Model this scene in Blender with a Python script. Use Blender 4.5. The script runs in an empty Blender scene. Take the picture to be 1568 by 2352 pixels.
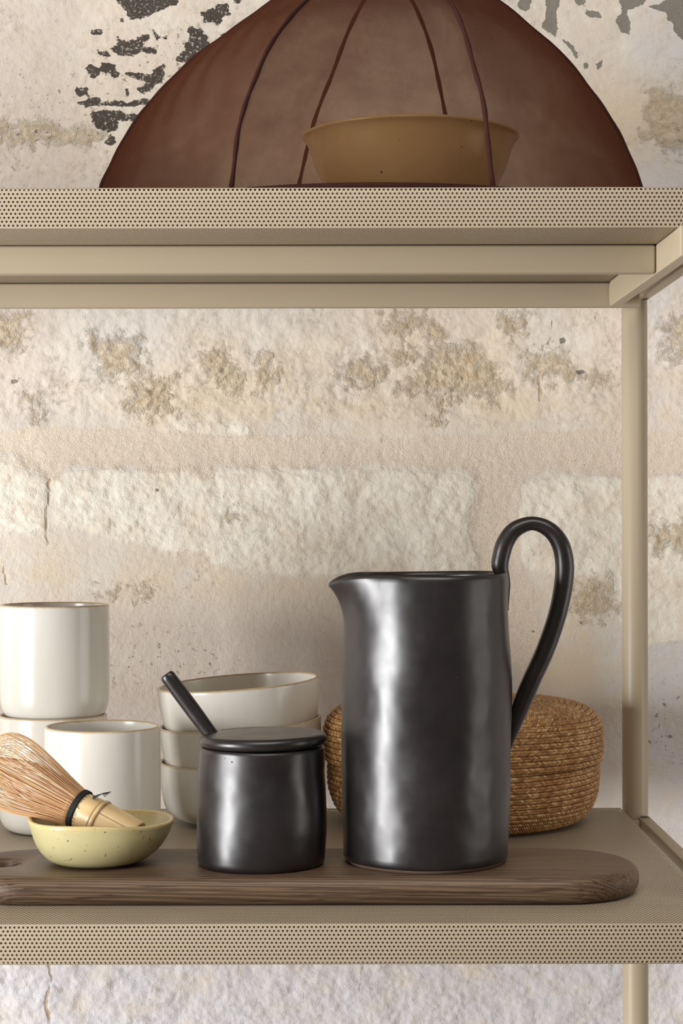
import bpy, bmesh, math, random
import numpy as np
from mathutils import Vector, Matrix
random.seed(7)
R = math.radians
PI = math.pi
S = bpy.context.scene
COL = S.collection

# ------------------------------------------------------------------ camera
F = 4400.0            # focal length in pixels of the 1568 px wide frame
U0, V0 = 765.0, 1187.0  # where the viewing axis meets the picture
SHELF_Z = 0.90        # top of the lower shelf
FRONT_Y = 1.166       # front lip of the shelves, metres from the camera
CAM_Z = SHELF_Z + (2120 - V0) / F * FRONT_Y

cam_d = bpy.data.cameras.new('camera')
cam = bpy.data.objects.new('camera', cam_d)
COL.objects.link(cam)
cam_d.sensor_fit = 'HORIZONTAL'
cam_d.sensor_width = 36.0
cam_d.lens = F / 1568.0 * 36.0
cam_d.shift_x = (784 - U0) / 1568.0
cam_d.shift_y = (V0 - 1176) / 1568.0
cam_d.clip_start = 0.02
cam.matrix_world = Matrix.Translation((0, 0, CAM_Z)) @ Matrix.Rotation(R(90), 4, 'X') @ Matrix.Rotation(R(-0.1), 4, 'Z')
S.camera = cam

# ------------------------------------------------------------------ light
S.view_settings.view_transform = 'Standard'
S.view_settings.look = 'None'
S.view_settings.exposure = 0.0
S.view_settings.gamma = 1.0
S.view_settings.use_curve_mapping = False
S.cycles.transparent_max_bounces = 24
S.cycles.max_bounces = 8

world = bpy.data.worlds.new('world')
S.world = world
world.use_nodes = True
wb = world.node_tree.nodes['Background']
wb.inputs['Color'].default_value = (1.0, 0.93, 0.85, 1)
wb.inputs['Strength'].default_value = 0.10


def area(name, loc, target, sx, sy, power, color):
    d = bpy.data.lights.new(name, 'AREA')
    d.shape = 'RECTANGLE'
    d.size, d.size_y = sx, sy
    d.energy = power
    d.color = color
    o = bpy.data.objects.new(name, d)
    COL.objects.link(o)
    o.location = loc
    o.rotation_euler = (Vector(target) - Vector(loc)).to_track_quat('-Z', 'Y').to_euler()
    return o


area('window_daylight', (-2.05, 0.02, 0.82), (0.0, 1.40, 0.98), 0.75, 1.35, 109, (0.97, 0.985, 1.0))
area('ceiling_daylight', (0.1, 0.30, 2.30), (0.0, 1.20, 1.1), 1.4, 0.6, 15, (1.0, 0.96, 0.91))
area('side_daylight', (2.3, 0.75, 1.0), (0.1, 1.45, 1.0), 1.0, 1.3, 14, (1.0, 0.96, 0.91))


def P(u, v, y):
    """world point that stands at distance y behind picture point u, v"""
    return Vector(((u - U0) / F * y, y, CAM_Z - (v - V0) / F * y))


# ------------------------------------------------------------------ node helpers
class NT:
    def __init__(self, name):
        self.m = bpy.data.materials.new(name)
        self.m.use_nodes = True
        self.t = self.m.node_tree
        for n in list(self.t.nodes):
            self.t.nodes.remove(n)
        self.out = self.t.nodes.new('ShaderNodeOutputMaterial')

    def n(self, kind, **kw):
        nd = self.t.nodes.new('ShaderNode' + kind)
        for k, v in kw.items():
            setattr(nd, k, v)
        return nd

    def link(self, a, b):
        self.t.links.new(a, b)

    def put(self, sock, v):
        if v is None:
            return
        if hasattr(v, 'is_output'):
            self.link(v, sock)
        else:
            if sock.type == 'RGBA' and len(v) == 3:
                v = (*v, 1)
            sock.default_value = v

    def math(self, op, a, b=None, c=None, clamp=False):
        nd = self.n('Math', operation=op, use_clamp=clamp)
        self.put(nd.inputs[0], a)
        self.put(nd.inputs[1], b)
        self.put(nd.inputs[2], c)
        return nd.outputs[0]

    def vmath(self, op, a, b=None):
        nd = self.n('VectorMath', operation=op)
        self.put(nd.inputs[0], a)
        self.put(nd.inputs[1], b)
        return nd.outputs[1] if op in ('DOT_PRODUCT', 'LENGTH', 'DISTANCE') else nd.outputs[0]

    def mix(self, f, a, b, blend='MIX'):
        nd = self.n('Mix', data_type='RGBA', blend_type=blend)
        self.put(nd.inputs[0], f)
        self.put(nd.inputs[6], a)
        self.put(nd.inputs[7], b)
        return nd.outputs[2]

    def noise(self, vec, scale, detail=4, rough=0.55, dist=0.0):
        nd = self.n('TexNoise')
        self.put(nd.inputs['Vector'], vec)
        nd.inputs['Scale'].default_value = scale
        nd.inputs['Detail'].default_value = detail
        nd.inputs['Roughness'].default_value = rough
        nd.inputs['Distortion'].default_value = dist
        return nd.outputs[0]

    def ramp(self, f, stops):
        nd = self.n('ValToRGB')
        cr = nd.color_ramp
        while len(cr.elements) < len(stops):
            cr.elements.new(0.5)
        for e, (p, c) in zip(cr.elements, stops):
            e.position = p
            if not hasattr(c, '__len__'):
                c = (c, c, c)
            e.color = (*c, 1)
        self.put(nd.inputs[0], f)
        return nd.outputs[0]

    def step(self, f, lo, hi):
        nd = self.n('MapRange', interpolation_type='SMOOTHSTEP')
        self.put(nd.inputs[0], f)
        nd.inputs[1].default_value = lo
        nd.inputs[2].default_value = hi
        return nd.outputs[0]

    def attr(self, name):
        nd = self.n('Attribute')
        nd.attribute_name = name
        return nd.outputs['Fac']

    def obj(self):
        return self.n('TexCoord').outputs['Object']

    def uv(self):
        return self.n('TexCoord').outputs['UV']

    def scale(self, vec, s):
        nd = self.n('Mapping')
        self.put(nd.inputs[0], vec)
        nd.inputs['Scale'].default_value = s
        return nd.outputs[0]

    def bump(self, h, strength=0.3, dist=0.001, normal=None):
        nd = self.n('Bump')
        nd.inputs['Strength'].default_value = strength
        nd.inputs['Distance'].default_value = dist
        self.put(nd.inputs['Height'], h)
        if normal is not None:
            self.link(normal, nd.inputs['Normal'])
        return nd.outputs[0]

    def pbr(self, color, rough=0.5, metal=0.0, normal=None, ior=None, spec=None, coat=None, coat_rough=None):
        nd = self.n('BsdfPrincipled')
        self.put(nd.inputs['Base Color'], color)
        self.put(nd.inputs['Roughness'], rough)
        self.put(nd.inputs['Metallic'], metal)
        if normal is not None:
            self.link(normal, nd.inputs['Normal'])
        if ior is not None:
            nd.inputs['IOR'].default_value = ior
        if spec is not None:
            nd.inputs['Specular IOR Level'].default_value = spec
        if coat is not None:
            nd.inputs['Coat Weight'].default_value = coat
            nd.inputs['Coat Roughness'].default_value = coat_rough or 0.1
        return nd.outputs[0]

    def done(self, shader):
        self.link(shader, self.out.inputs['Surface'])
        return self.m


def lin(r, g, b):
    f = lambda c: (c / 255 / 12.92) if c / 255 <= 0.04045 else ((c / 255 + 0.055) / 1.055) ** 2.4
    return (f(r), f(g), f(b))


M = {}
PAINT = lin(172, 157, 133)


def build_materials():
    # beige powder coat
    t = NT('beige_powder_coat')
    nz = t.noise(t.obj(), 900, 2)
    M['paint'] = t.done(t.pbr(PAINT, 0.42, normal=t.bump(nz, 0.05, 0.0003), spec=0.4))

    # beige perforated sheet: round holes on a staggered grid, open to what lies behind
    t = NT('beige_perforated_sheet')
    uv = t.uv()
    sp = t.n('SeparateXYZ')
    t.link(uv, sp.inputs[0])
    ux, uy = sp.outputs[0], sp.outputs[1]
    ds = []
    for off in (0.0, 0.5):
        a = t.math('SUBTRACT', t.math('FRACT', t.math('ADD', t.math('DIVIDE', ux, 0.00270), off)), 0.5)
        b = t.math('SUBTRACT', t.math('FRACT', t.math('ADD', t.math('DIVIDE', uy, 0.00480), off)), 0.5)
        a = t.math('MULTIPLY', a, 0.00270)
        b = t.math('MULTIPLY', b, 0.00480)
        ds.append(t.math('SQRT', t.math('ADD', t.math('MULTIPLY', a, a), t.math('MULTIPLY', b, b))))
    d = t.math('MINIMUM', ds[0], ds[1])
    hole = t.math('LESS_THAN', d, 0.00070)
    body = t.pbr(PAINT, 0.42, spec=0.4)
    tr = t.n('BsdfTransparent').outputs[0]
    mx = t.n('MixShader')
    t.link(hole, mx.inputs[0])
    t.link(body, mx.inputs[1])
    t.link(tr, mx.inputs[2])
    M['perf'] = t.done(mx.outputs[0])

    t = NT('hole_shade_colour')
    M['hole_shade'] = t.done(t.pbr(lin(98, 86, 70), 0.6))  # dark colour stands in for the shade inside the perforations
    t = NT('steel_screw')
    M['steel'] = t.done(t.pbr(lin(120, 105, 85), 0.35, 0.7))

    # white glaze, thin and brown where it runs off the rim
    t = NT('white_ceramic_glaze')
    w = t.attr('rim')
    nz = t.noise(t.scale(t.obj(), (1, 1, 0.25)), 60, 4)
    base = t.mix(nz, lin(226, 222, 212), lin(212, 207, 197))
    fine = t.noise(t.obj(), 1500, 2)
    base = t.mix(t.step(fine, 0.62, 0.78), base, lin(205, 198, 184))
    wr = t.math('ADD', w, t.math('MULTIPLY', t.math('SUBTRACT', t.noise(t.obj(), 160, 3), 0.5), 0.5))
    base = t.mix(t.step(wr, 0.35, 0.85), base, lin(186, 162, 126))
    M['white'] = t.done(t.pbr(base, 0.22, spec=0.5, normal=t.bump(t.noise(t.obj(), 45, 2), 0.08, 0.002)))

    # black, slightly metallic glaze, hand-worked surface
    t = NT('black_metallic_glaze')
    o = t.obj()
    nz = t.noise(o, 28, 4, 0.6)
    big = t.noise(o, 22, 2, 0.5)
    base = t.mix(nz, (0.011, 0.0085, 0.0085), (0.027, 0.0215, 0.0215))
    rough = t.ramp(nz, [(0.3, 0.28), (0.7, 0.40)])
    pits = t.n('TexVoronoi')
    t.link(o, pits.inputs['Vector'])
    pits.inputs['Scale'].default_value = 170
    pit = t.step(pits.outputs['Distance'], 0.02, 0.14)
    sparse = t.step(t.noise(o, 26, 2), 0.60, 0.68)
    pit = t.math('SUBTRACT', 1.0, t.math('MULTIPLY', t.math('SUBTRACT', 1.0, pit), sparse))
    nrm = t.bump(big, 0.30, 0.008)
    nrm = t.bump(pit, 0.35, 0.0006, nrm)
    M['black'] = t.done(t.pbr(base, rough, 0.25, normal=nrm, spec=0.75))

    t = NT('raw_clay_foot')
    M['clay'] = t.done(t.pbr(lin(112, 90, 72), 0.8))

    # yellow speckled glaze
    t = NT('yellow_speckled_glaze')
    o = t.obj()
    v = t.n('TexVoronoi')
    t.link(o, v.inputs['Vector'])
    v.inputs['Scale'].default_value = 420
    spk = t.math('LESS_THAN', v.outputs['Distance'], t.math('MULTIPLY', t.step(t.noise(o, 210, 1), 0.50, 0.72), 0.27))
    base = t.mix(t.noise(o, 60, 4), lin(198, 187, 141), lin(182, 171, 125))
    base = t.mix(spk, base, lin(104, 82, 44))
    base = t.mix(t.math('MULTIPLY', t.attr('rim'), 0.55), base, lin(206, 178, 120))
    M['yellow'] = t.done(t.pbr(base, 0.28, spec=0.5, normal=t.bump(t.noise(o, 80, 3), 0.1, 0.001)))

    # tan stoneware bowl
    t = NT('tan_speckled_glaze')
    o = t.obj()
    v = t.n('TexVoronoi')
    t.link(o, v.inputs['Vector'])
    v.inputs['Scale'].default_value = 200
    spk = t.math('LESS_THAN', v.outputs['Distance'], t.math('MULTIPLY', t.step(t.noise(o, 170, 1), 0.58, 0.75), 0.22))
    base = t.mix(t.noise(o, 30, 4), lin(205, 186, 140), lin(188, 168, 122))
    base = t.mix(spk, base, lin(96, 70, 40))
    M['tan'] = t.done(t.pbr(base, 0.22))

    # smoked oak
    t = NT('dark_smoked_oak')
    o = t.obj()
    warp = t.noise(t.scale(o, (3, 12, 12)), 2.0, 3)
    c = t.vmath('ADD', t.scale(o, (1.2, 30, 42)), t.vmath('MULTIPLY', t.n('CombineXYZ').outputs[0], (0, 0, 0)))
    wv = t.n('TexWave', wave_type='BANDS', bands_direction='DIAGONAL')
    t.link(t.scale(o, (1.4, 52, 70)), wv.inputs['Vector'])
    wv.inputs['Scale'].default_value = 3.4
    wv.inputs['Distortion'].default_value = 7.5
    wv.inputs['Detail'].default_value = 3
    wv.inputs['Detail Scale'].default_value = 0.9
    pores = t.noise(t.scale(o, (14, 420, 420)), 1.4, 3, 0.6)
    base = t.ramp(wv.outputs['Fac'], [(0.0, lin(78, 60, 46)), (0.5, lin(95, 75, 57)), (1.0, lin(122, 99, 76))])
    streak = t.noise(t.scale(o, (5, 260, 300)), 1.0, 4, 0.65)
    base = t.mix(t.math('MULTIPLY', t.step(streak, 0.52, 0.70), 0.6), base, lin(142, 116, 86))
    base = t.mix(t.step(pores, 0.54, 0.66), base, lin(52, 39, 29))
    base = t.mix(t.math('MULTIPLY', warp, 0.5), base, lin(92, 70, 52))
    M['wood'] = t.done(t.pbr(base, 0.48, spec=0.35, normal=t.bump(pores, 0.25, 0.0005)))

    # bamboo
    t = NT('bamboo_skin')
    o = t.obj()
    st = t.noise(t.scale(o, (8, 220, 220)), 1.5, 3)
    base = t.mix(st, lin(222, 194, 146), lin(206, 172, 120))
    base = t.mix(t.attr('rim'), base, lin(112, 80, 46))
    M['bamboo'] = t.done(t.pbr(base, 0.36))
    t = NT('bamboo_tines')
    rnd = t.attr('tone')
    base = t.ramp(rnd, [(0.0, lin(158, 108, 70)), (0.45, lin(206, 160, 112)), (1.0, lin(234, 204, 158))])
    M['tines'] = t.done(t.pbr(base, 0.5))
    t = NT('black_thread')
    M['thread'] = t.done(t.pbr((0.008, 0.007, 0.007), 0.75))

    # plaited straw
    t = NT('plaited_straw')
    uv = t.uv()
    sp = t.n('SeparateXYZ')
    t.link(uv, sp.inputs[0])
    a, b = sp.outputs[0], sp.outputs[1]
    fr = t.math('FRACT', b)
    row = t.math('FLOOR', b)
    vee = t.math('ABSOLUTE', t.math('SUBTRACT', fr, 0.5))
    s = t.math('ADD', t.math('MULTIPLY', a, 290.0), t.math('MULTIPLY', vee, 1.5))
    s = t.math('ADD', s, t.math('MULTIPLY', row, 0.37))
    half = t.math('GREATER_THAN', fr, 0.5)
    s = t.math('ADD', s, t.math('MULTIPLY', half, 0.5))
    cell = t.math('FLOOR', s)
    fs = t.math('FRACT', s)
    cv = t.n('CombineXYZ')
    t.link(cell, cv.inputs[0])
    t.link(row, cv.inputs[1])
    t.link(half, cv.inputs[2])
    wn = t.n('TexWhiteNoise')
    t.link(cv.outputs[0], wn.inputs['Vector'])
    rnd = wn.outputs['Value']
    hump = t.math('SINE', t.math('MULTIPLY', fs, PI))
    rows_h = t.math('SINE', t.math('MULTIPLY', t.math('FRACT', t.math('MULTIPLY', fr, 2.0)), PI))
    hump = t.math('MULTIPLY', t.math('POWER', hump, 0.6), t.math('POWER', rows_h, 0.35))
    tone = t.math('ADD', t.math('MULTIPLY', rnd, 0.7), t.math('MULTIPLY', t.noise(t.obj(), 40, 3), 0.5))
    base = t.ramp(tone, [(0.10, lin(128, 84, 44)), (0.45, lin(172, 122, 68)), (0.75, lin(200, 150, 92)), (1.0, lin(230, 196, 142))])
    base = t.mix(t.step(hump, 0.05, 0.5), lin(74, 44, 22), base)
    gap = t.math('MULTIPLY', t.step(fr, 0.0, 0.10), t.math('SUBTRACT', 1.0, t.step(fr, 0.92, 1.0)))
    base = t.mix(gap, lin(58, 34, 18), base)
    M['straw'] = t.done(t.pbr(base, 0.55, spec=0.35, normal=t.bump(hump, 1.0, 0.0009)))

    # sheer rust-brown cloth: the more cloth a ray crosses the less gets through
    t = NT('sheer_brown_cloth')
    g = t.n('NewGeometry')
    c = t.math('ABSOLUTE', t.vmath('DOT_PRODUCT', g.outputs['Normal'], g.outputs['Incoming']))
    c = t.math('MAXIMUM', c, 0.08)
    o = t.obj()
    thin = t.ramp(t.noise(o, 14, 4, 0.6, 0.6), [(0.35, 0.47), (0.65, 0.60)])
    T = t.math('POWER', thin, t.math('DIVIDE', 1.0, c))
    weave = t.noise(t.scale(o, (1, 1, 0.4)), 420, 2)
    cc = t.mix(weave, lin(94, 57, 42), lin(77, 45, 33))
    df = t.n('BsdfDiffuse')
    t.link(cc, df.inputs[0])
    tl = t.n('BsdfTranslucent')
    t.link(cc, tl.inputs[0])
    m1 = t.n('MixShader')
    m1.inputs[0].default_value = 0.4
    t.link(df.outputs[0], m1.inputs[1])
    t.link(tl.outputs[0], m1.inputs[2])
    tp = t.n('BsdfTransparent')
    tp.inputs[0].default_value = (1.0, 0.89, 0.79, 1)
    m2 = t.n('MixShader')
    t.link(T, m2.inputs[0])
    t.link(m1.outputs[0], m2.inputs[1])
    t.link(tp.outputs[0], m2.inputs[2])
    M['cloth'] = t.done(m2.outputs[0])
    t = NT('dark_brown_binding')
    M['binding'] = t.done(t.pbr(t.mix(t.noise(t.obj(), 180, 3), lin(46, 25, 20), lin(66, 38, 32)), 0.95, spec=0.1))

    # old plastered stone wall
    t = NT('weathered_plaster')
    o = t.obj()
    n1 = t.noise(o, 5.5, 5, 0.6)
    n2 = t.noise(o, 28, 5, 0.65)
    n3 = t.noise(o, 140, 4, 0.7)
    grain = t.noise(o, 900, 3, 0.6)
    edge = t.noise(o, 75, 6, 0.72)
    ragged = t.math('SUBTRACT', t.noise(t.scale(o, (0.7, 1, 1)), 150, 6, 0.7), 0.5)
    e1 = t.math('MULTIPLY', t.math('SUBTRACT', edge, 0.5), 1.0)
    base = t.mix(t.step(n1, 0.38, 0.62), lin(214, 200, 184), lin(208, 201, 193))
    base = t.mix(t.step(n2, 0.45, 0.75), base, lin(222, 214, 201))
    cool = t.attr('cool')
    base = t.mix(t.math('MULTIPLY', cool, t.step(n2, 0.25, 0.6)), base, lin(206, 203, 207))
    base = t.mix(t.math('MULTIPLY', t.attr('warm'), t.step(t.noise(o, 17, 5, 0.65), 0.30, 0.62)), base, lin(213, 196, 172))
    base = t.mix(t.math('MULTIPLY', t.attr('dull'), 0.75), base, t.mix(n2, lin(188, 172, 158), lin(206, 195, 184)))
    # white stone
    wm = t.step(t.math('ADD', t.attr('stone'), t.math('MULTIPLY', e1, 1.6)), 0.30, 0.70)
    wcol = t.mix(t.step(n2, 0.35, 0.68), lin(229, 221, 207), lin(219, 206, 187))
    base = t.mix(wm, base, wcol)
    # pinkish sandy mortar
    mm = t.step(t.math('ADD', t.attr('mortar'), t.math('MULTIPLY', e1, 1.8)), 0.36, 0.64)
    mcol = t.mix(t.step(grain, 0.3, 0.7), lin(208, 190, 170), lin(226, 212, 195))
    base = t.mix(mm, base, mcol)
    # ochre crumbling stone
    om = t.step(t.math('ADD', t.attr('ochre'), t.math('MULTIPLY', e1, 2.6)), 0.35, 0.95)
    ocol = t.mix(t.step(n3, 0.35, 0.65), lin(186, 161, 126), lin(217, 200, 173))
    base = t.mix(t.math('MULTIPLY', om, 0.75), base, ocol)
    # crumbs of bare stone
    cr1 = t.noise(o, 150, 8, 0.76)
    cr2 = t.noise(o, 62, 7, 0.74)
    rg = t.math('MULTIPLY', t.attr('rough'), t.step(t.noise(o, 21, 4, 0.6), 0.38, 0.66))
    base = t.mix(t.math('MULTIPLY', t.math('MULTIPLY', t.step(cr2, 0.50, 0.66), rg), 0.45), base, lin(206, 186, 154))
    base = t.mix(t.math('MULTIPLY', t.math('MULTIPLY', t.step(cr1, 0.55, 0.68), rg), 0.30), base, lin(176, 154, 122))
    base = t.mix(t.math('MULTIPLY', t.math('SUBTRACT', 1.0, t.step(cr1, 0.30, 0.45)), 0.15), base, lin(228, 223, 215))
    # smaller stains everywhere
    stn = t.math('MULTIPLY', t.step(t.noise(o, 38, 6, 0.75), 0.60, 0.72), t.step(n1, 0.42, 0.58))
    base = t.mix(t.math('MULTIPLY', stn, 0.40), base, lin(178, 154, 118))
    # tan cracks and joints
    cm = t.step(t.math('ADD', t.attr('crack'), t.math('MULTIPLY', e1, 1.8)), 0.45, 0.95)
    base = t.mix(t.math('MULTIPLY', cm, 0.7), base, lin(176, 152, 116))
    # dark specks
    v = t.n('TexVoronoi')
    t.link(o, v.inputs['Vector'])
    v.inputs['Scale'].default_value = 95
    spk = t.math('LESS_THAN', v.outputs['Distance'], t.math('MULTIPLY', t.step(t.noise(o, 60, 3), 0.60, 0.8), 0.30))
    base = t.mix(t.math('MULTIPLY', spk, 0.75), base, lin(96, 84, 70))
    sp2 = t.math('MULTIPLY', t.attr('specks'), t.step(t.noise(o, 170, 4, 0.7), 0.58, 0.66))
    base = t.mix(t.math('MULTIPLY', sp2, 0.8), base, lin(108, 92, 74))
    # old grey and charcoal paint showing where whitewash peeled
    gm = t.step(t.math('ADD', t.attr('greypaint'), t.math('MULTIPLY', ragged, 1.6)), 0.46, 0.54)
    base = t.mix(gm, base, t.mix(grain, lin(108, 102, 93), lin(152, 145, 134)))
    dmk = t.step(t.math('ADD', t.attr('charcoal'), t.math('MULTIPLY', ragged, 1.9)), 0.46, 0.54)
    dmk = t.math('MULTIPLY', dmk, t.math('SUBTRACT', 1.0, t.math('MULTIPLY', t.step(t.noise(o, 420, 4, 0.7), 0.54, 0.62), 0.7)))
    base = t.mix(dmk, base, t.mix(grain, lin(44, 39, 35), lin(98, 89, 80)))
    # relief
    h = t.math('MULTIPLY', n3, 0.6)
    h = t.math('SUBTRACT', h, t.math('MULTIPLY', t.math('MULTIPLY', t.step(cr1, 0.50, 0.75), rg), 0.25))
    rough_area = t.math('ADD', t.math('MULTIPLY', om, 1.0), t.math('MULTIPLY', wm, 0.25), clamp=True)
    h = t.math('ADD', h, t.math('MULTIPLY', t.math('MULTIPLY', t.noise(o, 210, 4, 0.7), rough_area), 1.5))
    h = t.math('ADD', h, t.math('MULTIPLY', t.math('MULTIPLY', grain, mm), 0.22))
    h = t.math('ADD', h, t.math('MULTIPLY', grain, 0.18))
    h = t.math('SUBTRACT', h, t.math('MULTIPLY', t.math('ADD', t.math('MULTIPLY', cm, 0.5), spk, clamp=True), 0.8))
    h = t.math('SUBTRACT', h, t.math('MULTIPLY', t.math('ADD', dmk, gm, clamp=True), 0.4))
    M['wall'] = t.done(t.pbr(base, 0.9, normal=t.bump(h, 0.8, 0.0030), spec=0.2))

    t = NT('grey_floorboards')
    M['floor'] = t.done(t.pbr(t.mix(t.noise(t.scale(t.obj(), (1, 14, 1)), 3, 4), lin(150, 132, 112), lin(122, 105, 88)), 0.55))


build_materials()

# ------------------------------------------------------------------ object helpers


def tag(o, label, cat, group=None):
    o['label'] = label
    o['category'] = cat
    if group:
        o['group'] = group
    return o


def empty(name, loc):
    o = bpy.data.objects.new(name, None)
    COL.objects.link(o)
    o.location = loc
    o.empty_display_size = 0.02
    return o


def mesh_obj(name, verts, faces, mat, parent=None, smooth=True, uvs=None, attrs=None, loc=None, mats=None, fmat=None):
    me = bpy.data.meshes.new(name)
    me.from_pydata([tuple(v) for v in verts], [], faces)
    if uvs is not None:
        ul = me.uv_layers.new(name='UVMap')
        flat = []
        for f in uvs:
            for c in f:
                flat += [c[0], c[1]]
        ul.data.foreach_set('uv', flat)
    for k, vals in (attrs or {}).items():
        a = me.attributes.new(k, 'FLOAT', 'POINT')
        a.data.foreach_set('value', [float(x) for x in vals])
    for mm in (mats or [mat]):
        me.materials.append(mm)
    if fmat is not None:
        me.polygons.foreach_set('material_index', fmat)
    me.polygons.foreach_set('use_smooth', [smooth] * len(me.polygons))
    me.update()
    o = bpy.data.objects.new(name, me)
    COL.objects.link(o)
    if parent is not None:
        o.parent = parent
    if loc is not None:
        o.location = loc
    return o


def lathe(profile, seg, deform=None, wrap_rows=None, rim=None):
    """closed surface turned from (radius, height) points; first and last point lie on the axis"""
    verts, faces, uvs, rv = [], [], [], []
    n = len(profile)
    for i, p in enumerate(profile):
        for k in range(seg):
            th = 2 * PI * k / seg
            if deform:
                verts.append(deform(th, p[0], p[1], i))
            else:
                verts.append((p[0] * math.cos(th), p[0] * math.sin(th), p[1]))
            rv.append(rim[i] if rim else 0.0)
    for i in range(n - 1):
        for k in range(seg):
            k2 = (k + 1) % seg
            faces.append((i * seg + k, i * seg + k2, (i + 1) * seg + k2, (i + 1) * seg + k))
            u1, u2 = k / seg, (k + 1) / seg
            w1 = wrap_rows[i] if wrap_rows else i
            w2 = wrap_rows[i + 1] if wrap_rows else i + 1
            uvs.append(((u1, w1), (u2, w1), (u2, w2), (u1, w2)))
    return verts, faces, uvs, rv


def spline(pts, n):
    """Catmull-Rom through pts (any dimension), n samples"""
    p = [np.array(q, float) for q in pts]
    p = [2 * p[0] - p[1]] + p + [2 * p[-1] - p[-2]]
    segs = len(p) - 3
    out = []
    for j in range(n):
        x = j / (n - 1) * segs
        i = min(int(x), segs - 1)
        t = x - i
        a, b, c, d = p[i:i + 4]
        out.append(0.5 * ((2 * b) + (-a + c) * t + (2 * a - 5 * b + 4 * c - d) * t * t + (-a + 3 * b - 3 * c + d) * t ** 3))
    return out


def tube(path, rad, seg=12, closed=False, flat=None, side=None, caps=True):
    """path: points; rad: list or number; flat: ratio of the second half-axis; side: fixed direction of the second axis"""
    pts = [Vector(p) for p in path]
    n = len(pts)
    rr = rad if hasattr(rad, '__len__') else [rad] * n
    fl = flat if hasattr(flat, '__len__') else [flat or 1.0] * n
    verts, faces = [], []
    prev = None
    for i in range(n):
        if closed:
            t = pts[(i + 1) % n] - pts[i - 1]
        else:
            t = pts[min(i + 1, n - 1)] - pts[max(i - 1, 0)]
        t.normalize()
        if side is not None:
            b = (Vector(side) - t * t.dot(Vector(side))).normalized()
        else:
            if prev is None:
                b = t.orthogonal().normalized()
            else:
                b = (prev - t * t.dot(prev)).normalized()
            prev = b
        a = b.cross(t).normalized()
        for k in range(seg):
            th = 2 * PI * k / seg
            verts.append(pts[i] + a * (rr[i] * math.cos(th)) + b * (rr[i] * fl[i] * math.sin(th)))
    m = n if closed else n - 1
    for i in range(m):
        j = (i + 1) % n
        for k in range(seg):
            k2 = (k + 1) % seg
            faces.append((i * seg + k, i * seg + k2, j * seg + k2, j * seg + k))
    if caps and not closed:
        c0, c1 = len(verts), len(verts) + 1
        verts.append(pts[0])
        verts.append(pts[-1])
        for k in range(seg):
            k2 = (k + 1) % seg
            faces.append((c0, k2, k))
            faces.append((c1, (n - 1) * seg + k, (n - 1) * seg + k2))
    return verts, faces


def box(name, x0, x1, y0, y1, z0, z1, mat, parent, bevel=0.001, segs=2, metric_uv=False, origin=None):
    bm = bmesh.new()
    bmesh.ops.create_cube(bm, size=1.0)
    for v in bm.verts:
        v.co = Vector(((x0 + x1) / 2 + v.co.x * (x1 - x0), (y0 + y1) / 2 + v.co.y * (y1 - y0), (z0 + z1) / 2 + v.co.z * (z1 - z0)))
    if bevel:
        bmesh.ops.bevel(bm, geom=bm.edges[:], offset=bevel, segments=segs, affect='EDGES', profile=0.5)
    if metric_uv:
        ul = bm.loops.layers.uv.new('UVMap')
        for f in bm.faces:
            nx, ny, nz = (abs(c) for c in f.normal)
            for l in f.loops:
                c = l.vert.co
                if nz > 0.6:
                    l[ul].uv = (c.x, c.y)
                elif nx > 0.6:
                    l[ul].uv = (c.y, c.z)
                else:
                    l[ul].uv = (c.x, c.z)
    me = bpy.data.meshes.new(name)
    bm.to_mesh(me)
    bm.free()
    me.materials.append(mat)
    if bevel and segs > 1:
        me.polygons.foreach_set('use_smooth', [True] * len(me.polygons))
        try:
            me.set_sharp_from_angle(angle=R(50))
        except Exception:
            pass
    o = bpy.data.objects.new(name, me)
    COL.objects.link(o)
    o.parent = parent
    return o


# ------------------------------------------------------------------ the setting
WALL_Y = 1.72


def lattice(shape, cell, seed):
    """smooth value noise on a pixel grid, 0..1"""
    rng = np.random.default_rng(seed)
    uu, vv = shape
    gx, gy = uu / cell, vv / cell
    x0 = np.floor(gx).astype(int)
    y0 = np.floor(gy).astype(int)
    fx, fy = gx - x0, gy - y0
    fx = fx * fx * (3 - 2 * fx)
    fy = fy * fy * (3 - 2 * fy)
    tab = rng.random((512, 512))
    g = lambda a, b: tab[a % 512, b % 512]
    return (g(x0, y0) * (1 - fx) + g(x0 + 1, y0) * fx) * (1 - fy) + (g(x0, y0 + 1) * (1 - fx) + g(x0 + 1, y0 + 1) * fx) * fy


def fbm(shape, cell, octs, seed, gain=0.5):
    s, a, tot = 0, 1.0, 0
    for i in range(octs):
        s = s + a * lattice(shape, cell / 2 ** i, seed + i)
        tot += a
        a *= gain
    return s / tot


def sdf_poly(uu, vv, poly):
    """signed distance to a polygon, positive inside"""
    inside = np.zeros(uu.shape, bool)
    dist = np.full(uu.shape, 1e9)
    n = len(poly)
    for i in range(n):
        x1, y1 = poly[i]
        x2, y2 = poly[(i + 1) % n]
        dx, dy = x2 - x1, y2 - y1
        t = np.clip(((uu - x1) * dx + (vv - y1) * dy) / (dx * dx + dy * dy + 1e-9), 0, 1)
        dist = np.minimum(dist, np.hypot(uu - x1 - t * dx, vv - y1 - t * dy))
        if y1 != y2:
            cond = ((y1 > vv) != (y2 > vv)) & (uu < (x2 - x1) * (vv - y1) / (y2 - y1) + x1)
            inside ^= cond
    return np.where(inside, dist, -dist)


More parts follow.
